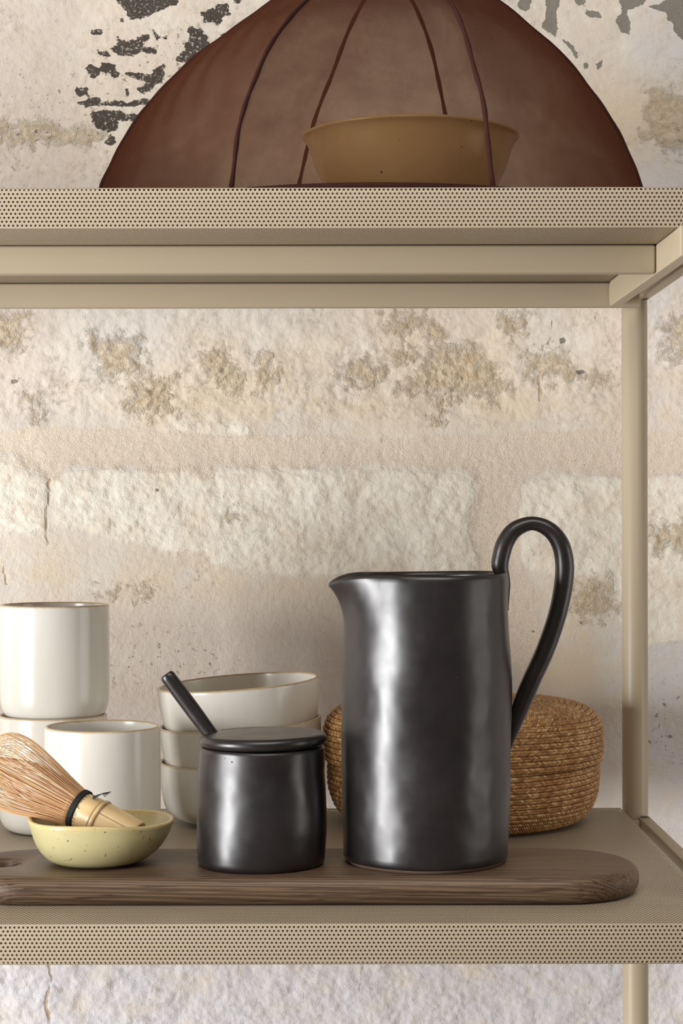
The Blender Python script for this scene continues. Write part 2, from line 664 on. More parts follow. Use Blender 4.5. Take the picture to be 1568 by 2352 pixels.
def sdf_line(uu, vv, pts):
    dist = np.full(uu.shape, 1e9)
    for (x1, y1), (x2, y2) in zip(pts[:-1], pts[1:]):
        dx, dy = x2 - x1, y2 - y1
        t = np.clip(((uu - x1) * dx + (vv - y1) * dy) / (dx * dx + dy * dy + 1e-9), 0, 1)
        dist = np.minimum(dist, np.hypot(uu - x1 - t * dx, vv - y1 - t * dy))
    return dist


def conv(pts, ou, ov, s):
    return [(ou + x / s, ov + y / s) for x, y in pts]


CHARCOAL = [conv(p, 180, 0, 2.178) for p in [
    [(185, -60), (520, -60), (490, 20), (440, 25), (430, 45), (380, 60), (345, 80), (310, 95), (260, 95), (240, 75), (245, 50), (215, 25)],
    [(615, 60), (650, 40), (690, 45), (700, 20), (745, 15), (760, 70), (720, 85), (715, 110), (700, 128), (680, 110), (640, 105)],
    [(160, 240), (195, 225), (200, 190), (260, 200), (300, 185), (355, 170), (360, 195), (330, 215), (335, 235), (400, 245), (400, 265), (340, 270), (330, 255), (290, 265), (260, 280), (180, 265)],
    [(70, 150), (110, 145), (115, 165), (75, 170)],
    [(92, 246), (162, 262), (160, 278), (108, 278)],
    [(180, 93), (230, 90), (225, 104), (188, 113)],
    [(360, 140), (385, 140), (395, 165), (425, 180), (455, 160), (465, 170), (440, 190), (400, 192)],
    [(560, 140), (630, 130), (628, 165), (650, 180), (645, 200), (655, 215), (640, 250), (605, 262), (570, 300), (545, 310), (500, 300), (510, 280), (535, 250), (525, 210), (555, 190)],
    [(38, 335), (60, 320), (110, 340), (120, 310), (160, 300), (185, 320), (190, 345), (215, 360), (205, 390), (180, 395), (155, 355), (110, 360), (85, 385), (60, 380)],
    [(240, 365), (280, 360), (330, 370), (380, 365), (395, 330), (430, 320), (430, 370), (425, 410), (400, 420), (370, 450), (330, 465), (300, 460), (295, 440), (335, 430), (335, 400), (300, 400), (270, 385)],
    [(0, 510), (45, 500), (50, 475), (90, 480), (120, 505), (190, 500), (240, 510), (320, 500), (400, 505), (390, 525), (310, 520), (250, 530), (150, 525), (60, 530)],
    [(70, 550), (200, 550), (310, 580), (300, 595), (200, 600), (205, 640), (180, 655), (120, 655), (90, 640), (80, 600)],
    [(135, 710), (150, 690), (160, 665), (188, 668), (188, 715), (150, 722)],
    [(-5, 440), (45, 440), (50, 470), (-5, 482)],
    [(238, 445), (254, 447), (252, 476), (240, 470)],
    [(708, 172), (735, 162), (732, 182)],
    [(780, -20), (830, -20), (815, 18), (785, 12)],
]]
GREYP = [conv(p, 850, 0, 2.184) for p in [
    [(885, -60), (960, -60), (955, 30), (940, 60), (945, 140), (930, 185), (870, 140), (865, 125), (880, 100), (885, 50)],
    [(760, -40), (830, -40), (800, 50), (780, 60), (745, 30)],
    [(1020, -40), (1085, -40), (1075, 22), (1050, 30)],
    [(1085, 38), (1110, 55), (1150, 60), (1160, 87), (1110, 82), (1085, 65)],
    [(1250, -60), (1400, -60), (1380, 25), (1290, 50), (1310, 130), (1305, 175), (1255, 160), (1250, 120), (1230, 100), (1265, 70)],
    [(1370, 30), (1450, 30), (1568, -60), (1768, -60), (1700, 180), (1568, 200), (1530, 160), (1525, 120), (1490, 100), (1500, 70), (1450, 55)],
    [(970, 200), (1010, 220), (1045, 270), (1045, 305), (1020, 270), (985, 220)],
    [(1068, 318), (1095, 315), (1100, 335), (1080, 342)],
    [(1138, 320), (1165, 300), (1165, 330), (1145, 357)],
]] + [[(1286, 778), (1298, 774), (1300, 786), (1290, 791)], [(1322, 853), (1336, 848), (1350, 853), (1340, 861), (1326, 860)],
      [(26, 870), (46, 868), (44, 876), (28, 880)]]
MORTAR = [
    [(-900, 985), (20, 992), (60, 980), (330, 985), (460, 1000), (545, 1005), (590, 1000), (784, 1003), (850, 1012), (1000, 1000), (1150, 1000), (1200, 990), (1420, 990), (2400, 1000),
     (2400, 1095), (1568, 1090), (1420, 1100), (1300, 1085), (1240, 1084), (1200, 1105), (1192, 1150), (1186, 1200), (1192, 1290), (1206, 1320), (1222, 1345), (1226, 1380), (1240, 1430), (1240, 1490), (1200, 1540), (1120, 1500), (1105, 1320),
     (1090, 1262), (1074, 1220), (1080, 1180), (1096, 1140), (1090, 1110), (1076, 1082), (1000, 1076), (900, 1066), (784, 1072), (600, 1075), (500, 1070), (495, 1100), (465, 1100), (430, 1080), (380, 1086), (345, 1090), (310, 1072), (150, 1075), (130, 1100), (110, 1100), (85, 1085), (55, 1075), (30, 1040), (-900, 1030)],
    [(400, 1274), (430, 1262), (470, 1272), (488, 1300), (450, 1320), (410, 1300)],
]
STONE = [
    [(122, 1098), (150, 1080), (500, 1076), (1076, 1082), (1092, 1110), (1080, 1180), (1074, 1220), (1096, 1280), (1080, 1330), (600, 1320), (330, 1250), (200, 1220), (124, 1200)],
    [(-900, 1040), (30, 1045), (80, 1090), (106, 1104), (106, 1220), (-900, 1250)],
    [(1200, 1110), (1300, 1092), (2400, 1100), (2400, 1480), (1440, 1480), (1400, 1320), (1260, 1330), (1200, 1300), (1192, 1180)],
    [(440, 965), (560, 970), (580, 1000), (460, 1000), (380, 985), (400, 955)],
]
OCHRE = [
    [(960, 735), (1010, 740), (1030, 790), (1090, 798), (1110, 830), (1160, 860), (1175, 890), (1130, 920), (1060, 900), (1024, 930), (1008, 980), (988, 975), (1006, 920), (960, 903), (915, 905), (912, 880), (955, 870), (960, 830), (1000, 790), (970, 765)],
    [(784, 835), (840, 820), (890, 850), (860, 895), (800, 890), (770, 860)],
    [(895, 805), (940, 792), (950, 830), (910, 838)],
    [(1140, 722), (1205, 716), (1215, 770), (1160, 780)],
    [(1205, 805), (1300, 810), (1330, 870), (1260, 880), (1210, 860)],
    [(1350, 865), (1410, 845), (1405, 880), (1365, 888)],
    [(450, 806), (500, 792), (540, 830), (562, 892), (540, 905), (480, 872)],
    [(580, 812), (628, 806), (632, 880), (592, 892)],
    [(200, 765), (330, 775), (320, 860), (230, 880)],
    [(300, 880), (400, 865), (400, 945), (340, 955), (290, 940)],
    [(55, 905), (95, 900), (100, 955), (70, 962)],
    [(-40, 715), (60, 715), (50, 800), (-40, 800)],
    [(870, 715), (980, 715), (975, 765), (900, 765)],
    [(1318, 1345), (1400, 1335), (1420, 1400), (1360, 1430), (1310, 1400)],
    [(1490, 200), (1560, 210), (1700, 300), (1560, 360), (1480, 310)],
    [(308, 1352), (345, 1350), (352, 1368), (318, 1374)], [(222, 1356), (266, 1356), (262, 1369), (226, 1369)],
    [(520, 1175), (545, 1170), (540, 1200), (522, 1198)],
    [(1520, 740), (1600, 720), (1600, 830), (1525, 830)],
    [(0, 280), (240, 290), (230, 330), (0, 330)],
    [(1460, 1205), (1600, 1200), (1600, 1270), (1490, 1270)],
]
CRACK = [([(118, 1100), (112, 1160), (108, 1215), (112, 1250)], 7), ([(1247, 798), (1236, 840), (1240, 880), (1238, 922)], 8), ([(1274, 715), (1266, 760), (1258, 800)], 3),
         ([(104, 2200), (120, 2245), (108, 2290), (110, 2400)], 8), ([(836, 2215), (828, 2250), (826, 2275)], 6), ([(350, 2250), (342, 2300), (335, 2330)], 6),
         ([(690, 2270), (696, 2300), (690, 2330)], 5), ([(1355, 2258), (1360, 2290), (1345, 2320)], 3), ([(1352, 2243), (1378, 2245)], 4), ([(1404, 2215), (1406, 2240)], 6),
         ([(370, 885), (330, 905)], 3), ([(8, 1300), (18, 1340)], 4),
         ([(1018, 905), (1016, 950)], 6), ([(940, 800), (932, 832)], 5), ([(490, 2312), (520, 2308), (555, 2312)], 5), ([(610, 2335), (620, 2338)], 7), ([(1370, 715), (1366, 780)], 2)]
SPECKS = [[(230, 1440), (420, 1420), (540, 1500), (520, 1560), (380, 1600), (250, 1560)], [(360, 1340), (480, 1330), (440, 1370)], [(1430, 1560), (1600, 1560), (1600, 1760), (1460, 1760)],
          [(0, 150), (180, 180), (160, 330), (0, 420)], [(440, 40), (520, 120), (420, 200), (200, 330), (140, 180)]]


WARM = [[(300, 860), (900, 880), (1420, 850), (1440, 1000), (300, 1000)], [(1150, 1290), (1430, 1290), (1430, 1640), (1200, 1640)], [(-60, 1240), (560, 1280), (900, 1330), (760, 1400), (-60, 1420)],
        [(880, 760), (1180, 740), (1220, 930), (900, 930)], [(430, 770), (760, 800), (700, 960), (450, 950)], [(1480, 850), (1640, 850), (1640, 1010), (1480, 1010)], [(1240, 180), (1568, 200), (1568, 330), (1300, 330)]]
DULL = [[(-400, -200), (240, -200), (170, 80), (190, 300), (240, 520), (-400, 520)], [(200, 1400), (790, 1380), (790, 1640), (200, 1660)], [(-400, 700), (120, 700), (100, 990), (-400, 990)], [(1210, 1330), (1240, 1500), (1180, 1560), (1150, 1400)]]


def soft(polys, uu, vv, w):
    f = np.full(uu.shape, -1e9)
    for p in polys:
        xs = [q[0] for q in p]
        ys = [q[1] for q in p]
        m = (uu > min(xs) - 3 * w) & (uu < max(xs) + 3 * w) & (vv > min(ys) - 3 * w) & (vv < max(ys) + 3 * w)
        if m.any():
            f[m] = np.maximum(f[m], sdf_poly(uu[m], vv[m], p))
    return np.clip(0.5 + f / (2 * w), 0, 1)


def build_wall():
    us = np.concatenate([[-9000, -3600], np.arange(-2000, -600, 16.0), np.arange(-600, 2200, 4.0), np.arange(2200, 3600, 16.0), [5000, 10500]])
    vs = np.concatenate([[-4200, -2400], np.arange(-1400, -240, 16.0), np.arange(-240, 2660, 4.0), np.arange(2660, 4100, 16.0), [4124]])
    uu, vv = np.meshgrid(us, vs)
    sh = (uu, vv)
    stone = soft(STONE, uu, vv, 20)
    mortar = soft(MORTAR, uu, vv, 16)
    ochre = soft(OCHRE, uu, vv, 34)
    charcoal = soft(CHARCOAL, uu, vv, 9)
    grey = soft(GREYP, uu, vv, 7)
    specks = soft(SPECKS, uu, vv, 50)
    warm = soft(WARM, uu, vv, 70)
    rough0 = np.clip(0.2 + 0.35 * stone + 0.8 * np.clip((vv - 640) / 60, 0, 1) * np.clip((1000 - vv) / 40, 0, 1) + 0.5 * (vv < 440) + 0.5 * (vv > 2190) + 0.6 * ochre, 0, 1)
    crack = np.zeros(uu.shape)
    for pts, w in CRACK:
        wob = (fbm(sh, 30, 3, 91) - 0.5) * 14
        crack = np.maximum(crack, np.clip(1 - sdf_line(uu + wob, vv, pts) / (w * 1.5), 0, 1) * (0.62 if pts[0][1] > 2205 else 0.9))
    cool = np.clip((vv - 2190) / 40, 0, 1) + 0.35 * np.clip((1900 - np.abs(vv - 1700) * 6) / 1900, 0, 1) + 0.5 * np.clip((uu - 1430) / 60, 0, 1)  # below the lower shelf its cooler light is painted in, plus whiter stone
    cool = np.clip(cool, 0, 1)
    # relief in millimetres
    h = (fbm(sh, 420, 3, 11) - 0.5) * 5.0
    pit = fbm((uu * 0.8 + vv * 0.5, vv * 0.9 - uu * 0.35), 44, 4, 23, 0.6)
    rough = np.clip(0.25 + 0.9 * stone + 1.1 * (vv > 2190) + 0.8 * np.clip((vv - 640) / 60, 0, 1) * np.clip((985 - vv) / 40, 0, 1) + 0.4 * (vv < 440), 0, 1.3)
    h += rough * (pit - 0.5) * 4.0
    crumb = fbm(sh, 16, 3, 37, 0.7)
    h += ochre * (crumb - 0.62) * 4.0
    h += rough * (crumb - 0.5) * 1.9
    h += 1.3 * stone - 1.0 * mortar * (1 - 0.6 * crumb)
    h -= 0.3 * crack * (0.4 + crumb)
    h -= 0.5 * charcoal + 0.4 * grey
    inner = (uu > -2010) & (uu < 3600) & (vv > -1410) & (vv < 4090)
    h = np.where(inner, h, 0)
    X = (uu - U0) / F * WALL_Y
    Z = CAM_Z - (vv - V0) / F * WALL_Y
    Y = -h * 0.001
    nr, nc = uu.shape
    verts = np.stack([X, Y, Z], -1).reshape(-1, 3)
    idx = np.arange(nr * nc).reshape(nr, nc)
    quads = np.stack([idx[:-1, :-1], idx[1:, :-1], idx[1:, 1:], idx[:-1, 1:]], -1).reshape(-1, 4)
    me = bpy.data.meshes.new('wall_back')
    me.vertices.add(len(verts))
    me.vertices.foreach_set('co', verts.ravel())
    me.loops.add(quads.size)
    me.loops.foreach_set('vertex_index', quads.ravel().astype(np.int32))
    me.polygons.add(len(quads))
    me.polygons.foreach_set('loop_start', np.arange(0, quads.size, 4, dtype=np.int32))
    me.update(calc_edges=True)
    me.validate()
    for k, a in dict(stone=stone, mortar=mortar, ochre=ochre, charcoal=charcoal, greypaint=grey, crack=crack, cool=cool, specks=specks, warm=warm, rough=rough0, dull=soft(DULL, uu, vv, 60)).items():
        at = me.attributes.new(k, 'FLOAT', 'POINT')
        at.data.foreach_set('value', a.ravel().astype(np.float32))
    me.polygons.foreach_set('use_smooth', [True] * len(me.polygons))
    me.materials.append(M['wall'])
    o = bpy.data.objects.new('wall_back', me)
    COL.objects.link(o)
    o.location = (0, WALL_Y, 0)
    o['kind'] = 'structure'
    o['label'] = 'old whitewashed stone wall with peeling plaster behind the shelves'


build_wall()


def build_floor():
    v = [(-3.6, -3.0, 0), (3.6, -3.0, 0), (3.6, WALL_Y + 0.02, 0), (-3.6, WALL_Y + 0.02, 0)]
    o = mesh_obj('floor', v, [(0, 1, 2, 3)], M['floor'], smooth=False)
    o['kind'] = 'structure'


build_floor()

# ------------------------------------------------------------------ shelving unit
BACK_Y = 1.626
SH_R = 0.2435
SH_L = -0.66
UP_TOP = CAM_Z + (V0 - 430) / F * FRONT_Y
UP_BOT = CAM_Z + (V0 - 526) / F * FRONT_Y
TH = UP_TOP - UP_BOT


def build_unit():
    root = empty('shelving_unit', (0, 1.4, 0))
    tag(root, 'beige powder-coated metal shelving unit with two perforated shelves', 'shelf')
    inv = Matrix.Translation((0, -1.4, 0))

    def fix(o):
        o.matrix_parent_inverse = inv
        return o
    for top, lab in ((UP_TOP, 'perforated upper shelf'), (SHELF_Z, 'perforated lower shelf')):
        o = fix(box('shelf_panel', SH_L, SH_R, FRONT_Y, BACK_Y if top == SHELF_Z else 1.579, top - TH, top, M['perf'], root, 0.0012, 2, True))
        o['label'] = lab
        yb = BACK_Y if top == SHELF_Z else 1.579
        i_ = box('added_backing', SH_L + 0.0025, SH_R - 0.0025, FRONT_Y + 0.0022, yb - 0.0022, top - TH + 0.0022, top - 0.0022, M['hole_shade'], o, 0, 1)  # added unseen sheet: stops light passing through the panel, darkens its holes
        i_.matrix_parent_inverse = Matrix.Identity(4)
    zb = CAM_Z + (V0 - 628) / F * 1.2314
    # bars under the upper shelf
    for y, xr in ((1.2314, 0.2076), (1.430, 0.2300)):
        fix(box('crossbar', SH_L + 0.04, xr, y, y + 0.0105, zb, UP_BOT - 0.0004, M['paint'], root, 0.0018, 3))
    # flat side bars under the upper shelf, rounded at their back end
    for x0, skew in ((0.2088, -0.0030), (SH_L + 0.032, 0.0)):
        prof = []
        y0, y1, z0, z1 = FRONT_Y - 0.014, 1.4285, zb - 0.0002, UP_BOT - 0.0004
        r = 0.0075
        for k in range(9):
            a = -PI / 2 + k / 8 * PI / 2
            prof.append((y1 - r + r * math.cos(a), z0 + r + r * math.sin(a)))
        for k in range(9):
            a = k / 8 * PI / 2
            prof.append((y1 - r + r * math.cos(a), z1 - r + r * math.sin(a)))
        prof += [(y0, z1), (y0, z0)]
        n = len(prof)
        w = 0.0085
        sk = lambda y: x0 + skew * (y - y0) / (y1 - y0)
        vs = [(sk(y), y, z) for y, z in prof] + [(sk(y) + w, y, z) for y, z in prof]
        fs = [tuple(range(n - 1, -1, -1)), tuple(range(n, 2 * n))] + [(i, (i + 1) % n, n + (i + 1) % n, n + i) for i in range(n)]
        o = mesh_obj('side_bar', vs, fs, M['paint'], root, smooth=False)
        bv = o.modifiers.new('bevel', 'BEVEL')
        bv.width = 0.0008
        bv.segments = 2
        bv.limit_method = 'ANGLE'
        fix(o)
    # ladder frames: round posts and square rails
    PX, PYb, PYf, PR = 0.2564, 1.630, 1.200, 0.0109
    for px in (PX, SH_L - 0.0129):
        for py in (PYb, PYf):
            pts = [(px, py, z) for z in (0.0, 0.002, 0.3, 0.6, 0.9, UP_TOP - 0.008, UP_TOP - 0.007)]
            rr = [PR - 0.001] + [PR] * 5 + [PR - 0.001]
            v, f = tube(pts, rr, 40)
            o = mesh_obj('post', v, f, M['paint'], root)
            try:
                o.data.set_sharp_from_angle(angle=R(50))
            except Exception:
                pass
            fix(o)
            for top in (UP_TOP, SHELF_Z):
                zc = top - 0.012
                sgn = 1 if px > 0 else -1
                tip = SH_R - 0.001 if px > 0 else SH_L + 0.001
                yy = py - PR - 0.012
                fix(box('bracket', min(px, tip), max(px, tip), yy, yy + 0.005, zc - 0.003, zc + 0.0035, M['paint'], root, 0.0005, 1))
        for top in (UP_TOP, SHELF_Z):
            rx0 = 0.2576 if px > 0 else px - 0.0110
            rail = fix(box('rail', rx0, rx0 + 0.0098, PYf - 0.004, PYb - 0.0075, top - 0.017, top - 0.0070, M['paint'], root, 0.0008, 2))
            # recessed screw with a raised ring at the back end of the rail
            zz = top - 0.0070 if top == SHELF_Z else top - 0.0170
            sg = 1 if top == SHELF_Z else -1
            cx, cy = rx0 + 0.0048, PYb - 0.0135
            prof = [(0.0, 0.0), (0.0022, 0.0), (0.0024, 0.0006), (0.0036, 0.0008), (0.0040, -0.0002), (0.0, -0.0004)]
            v, f, uv, rv = lathe(prof, 20)
            v = [(cx + a, cy + b, zz + sg * c) for a, b, c in v]
            s = mesh_obj('screw', v, f, M['steel'], rail)
            s.matrix_parent_inverse = Matrix.Identity(4)
    return root


build_unit()

# ------------------------------------------------------------------ cutting board
BT = 0.018
BZ = SHELF_Z + BT
B_Y0, B_Y1 = 1.2145, 1.3315
B_C = (B_Y0 + B_Y1) / 2
B_R = (B_Y1 - B_Y0) / 2
B_XR = (1463 - U0) / F * B_C
B_XL = (-112 - U0) / F * B_C


def build_board():
    bm = bmesh.new()
    n = 40
    out = []
    for k in range(n + 1):
        a = -PI / 2 + PI * k / n
        out.append((B_XR - B_R + B_R * math.cos(a) ** 0.9 if math.cos(a) > 1e-6 else B_XR - B_R, B_C + B_R * math.sin(a)))
    for k in range(n + 1):
        a = PI / 2 + PI * k / n
        out.append((B_XL + B_R + B_R * math.cos(a), B_C + B_R * math.sin(a)))
    hx, hr = (-6 - U0) / F * B_C, 0.0150
    m = 40
    hole = [(hx + hr * math.cos(2 * PI * k / m), B_C + hr * math.sin(2 * PI * k / m)) for k in range(m)]
    # outline rings with a rounded edge: (inset, height)
    er = 0.0075
    ring = [(0.012, 0.0)]
    for k in range(7):
        a = k / 6 * PI / 2
        ring.append((er - er * math.sin(a), er - er * math.cos(a)))
    for k in range(7):
        a = k / 6 * PI / 2
        ring.append((er - er * math.cos(a), BT - er + er * math.sin(a)))
    ring.append((0.012, BT))

    def offs(poly, d, outward):
        res = []
        q = len(poly)
        for i in range(q):
            ax, ay = poly[i - 1]
            bx, by = poly[(i + 1) % q]
            tx, ty = bx - ax, by - ay
            L = math.hypot(tx, ty) or 1
            nx, ny = -ty / L, tx / L
            s = -1 if outward else 1
            res.append((poly[i][0] + nx * d * s, poly[i][1] + ny * d * s))
        return res
    rows = []
    for ins, z in ring:
        rows.append([bm.verts.new((x, y, z)) for x, y in offs(out, ins, False)])
    for a, b in zip(rows[:-1], rows[1:]):
        for i in range(len(out)):
            j = (i + 1) % len(out)
            bm.faces.new((a[i], a[j], b[j], b[i]))
    hr_rows = []
    eh = 0.004
    hring = [(eh, 0.0), (eh * 0.3, eh * 0.3), (0, eh), (0, BT - eh), (eh * 0.3, BT - eh * 0.3), (eh, BT)]
    for ins, z in hring:
        hr_rows.append([bm.verts.new((hx + (hr + ins) * math.cos(2 * PI * k / m), B_C + (hr + ins) * math.sin(2 * PI * k / m), z)) for k in range(m)])
    for a, b in zip(hr_rows[:-1], hr_rows[1:]):
        for i in range(m):
            j = (i + 1) % m
            bm.faces.new((a[j], a[i], b[i], b[j]))
    bm.edges.ensure_lookup_table()
    for r1, r2 in ((rows[0], hr_rows[0]), (rows[-1], hr_rows[-1])):
        es = []
        for r in (r1, r2):
            for i in range(len(r)):
                e = bm.edges.get((r[i], r[(i + 1) % len(r)]))
                if e:
                    es.append(e)
        bmesh.ops.triangle_fill(bm, edges=es, use_beauty=True)
    bmesh.ops.recalc_face_normals(bm, faces=bm.faces[:])
    bmesh.ops.translate(bm, verts=bm.verts[:], vec=(0, -B_C, 0))
    me = bpy.data.meshes.new('cutting_board')
    bm.to_mesh(me)
    bm.free()
    me.materials.append(M['wood'])
    me.polygons.foreach_set('use_smooth', [True] * len(me.polygons))
    try:
        me.set_sharp_from_angle(angle=R(40))
    except Exception:
        pass
    o = bpy.data.objects.new('cutting_board', me)
    COL.objects.link(o)
    o.location = (0, B_C, SHELF_Z)
    tag(o, 'long dark wooden cutting board with rounded ends and a hole, under the pitcher', 'cutting board')


build_board()

# ------------------------------------------------------------------ black pitcher
J_Y = 1.279
J_S = F / J_Y


def interp(tab, x):
    xs = [a for a, _ in tab]
    ys = [b for _, b in tab]
    return float(np.interp(x, xs, ys))


def build_pitcher():
    cx = (977 - U0) / F * J_Y
    root = empty('pitcher', (cx, J_Y, BZ))
    tag(root, 'tall black glazed pitcher with a looped handle on the wooden board', 'pitcher')
    H = CAM_Z - (1316 - V0) / F * J_Y - BZ
    left = [(1316, 800), (1360, 796), (1410, 791), (1450, 789), (1500, 787), (1600, 784), (1700, 783), (1800, 784), (1900, 786), (1960, 787), (1990, 791)]
    right = [(1316, 1166), (1400, 1166), (1450, 1168), (1500, 1171), (1560, 1173.5), (1620, 1173), (1700, 1171), (1800, 1170), (1900, 1166), (1990, 1163)]
    v_base = V0 + (CAM_Z - BZ) / J_Y * F
    SP = R(190)     # spout direction

    def shape(th, frac, inner):
        """frac: 0 bottom .. 1 rim"""
        v = v_base + (1316 - v_base) * frac
        l, r = interp(left, v), interp(right, v)
        rad = (r - l) / 2 / J_S - inner
        ox = ((l + r) / 2 - 977) / J_S
        z = H * frac
        rad *= 1 + 0.006 * math.sin(4 * th + 5 * frac + 0.6) * math.sin(6 * frac + 1) + 0.004 * math.sin(6 * th - 9 * frac) + 0.003 * math.sin(3 * th + 14 * frac)
        d = (th - SP + PI) % (2 * PI) - PI
        zt = max(0.0, min(1.0, (frac - 0.79) / 0.21))
        w = R(44)
        s = max(0.0, 1 - abs(d) / w)
        s = s ** 1.25
        rad += (0.0165 + 0.0 * inner) * s * zt ** 1.8
        z -= 0.0075 * (s ** 1.6) * zt ** 2
        z += 0.0006 * math.sin(2 * th + 1.0) * zt
        return (ox + rad * math.cos(th), rad * math.sin(th), z)
    seg = 160
    rows = [('c', 0.0, 0)]
    verts = []
    fr = [0.0] + [x for x in np.linspace(0.012, 0.985, 70)] + [0.995]
    fr_in = [0.995] + list(np.linspace(0.985, 0.03, 40))
    rings = []
    rings.append([(0.02 * 0 + 0.0001 * math.cos(2 * PI * k / seg), 0.0001 * math.sin(2 * PI * k / seg), 0.0005) for k in range(seg)])
    for f_ in fr:
        ins = 0.0022 if f_ == 0.0 else (0.0006 if f_ < 0.02 else (0.0006 if f_ == 0.995 else 0.0))
        rings.append([shape(2 * PI * k / seg, f_, ins) for k in range(seg)])
    rings.append([shape(2 * PI * k / seg, 1.0, 0.0018) for k in range(seg)])
    for f_ in fr_in:
        ins = 0.0030 if f_ == 0.995 else 0.0036
        rings.append([shape(2 * PI * k / seg, f_, ins) for k in range(seg)])
    rings.append([(0.0001 * math.cos(2 * PI * k / seg), 0.0001 * math.sin(2 * PI * k / seg), 0.005) for k in range(seg)])
    verts = [p for rg in rings for p in rg]
    faces, fm = [], []
    for i in range(len(rings) - 1):
        for k in range(seg):
            k2 = (k + 1) % seg
            faces.append((i * seg + k, i * seg + k2, (i + 1) * seg + k2, (i + 1) * seg + k))
            fm.append(1 if i <= 1 else 0)
    mesh_obj('pitcher_body', verts, faces, None, root, mats=[M['black'], M['clay']], fmat=fm)
    # handle
    dy = 0.010
    px = [(1168, 1404, 2.0), (1167.5, 1376, 5.0), (1163, 1340, 12), (1151, 1304, 19.5), (1154, 1276, 20.5), (1164, 1245, 20.5), (1186, 1217, 19), (1225, 1203, 16.2), (1264, 1217, 18.5), (1290, 1250, 21),
          (1300, 1295, 22), (1298, 1340, 22), (1288, 1395, 21.5), (1272, 1450, 21.5), (1250, 1508, 21.5), (1226, 1560, 21.5), (1204, 1612, 21), (1186, 1660, 18), (1172, 1705, 12), (1163, 1745, 5)]
    sp = spline(px, 110)
    path, rad = [], []
    for u, v, w in sp:
        q = P(u, v, J_Y)
        path.append((q.x - cx, dy, q.z - BZ))
        rad.append(max(0.0008, w / J_S))
    vs, fs = tube(path, rad, 24, flat=1.05, side=(0, 1, 0))
    mesh_obj('handle', vs, fs, M['black'], root)


build_pitcher()

# ------------------------------------------------------------------ black lidded jar with spoon
K_Y = 1.268
K_S = F / K_Y


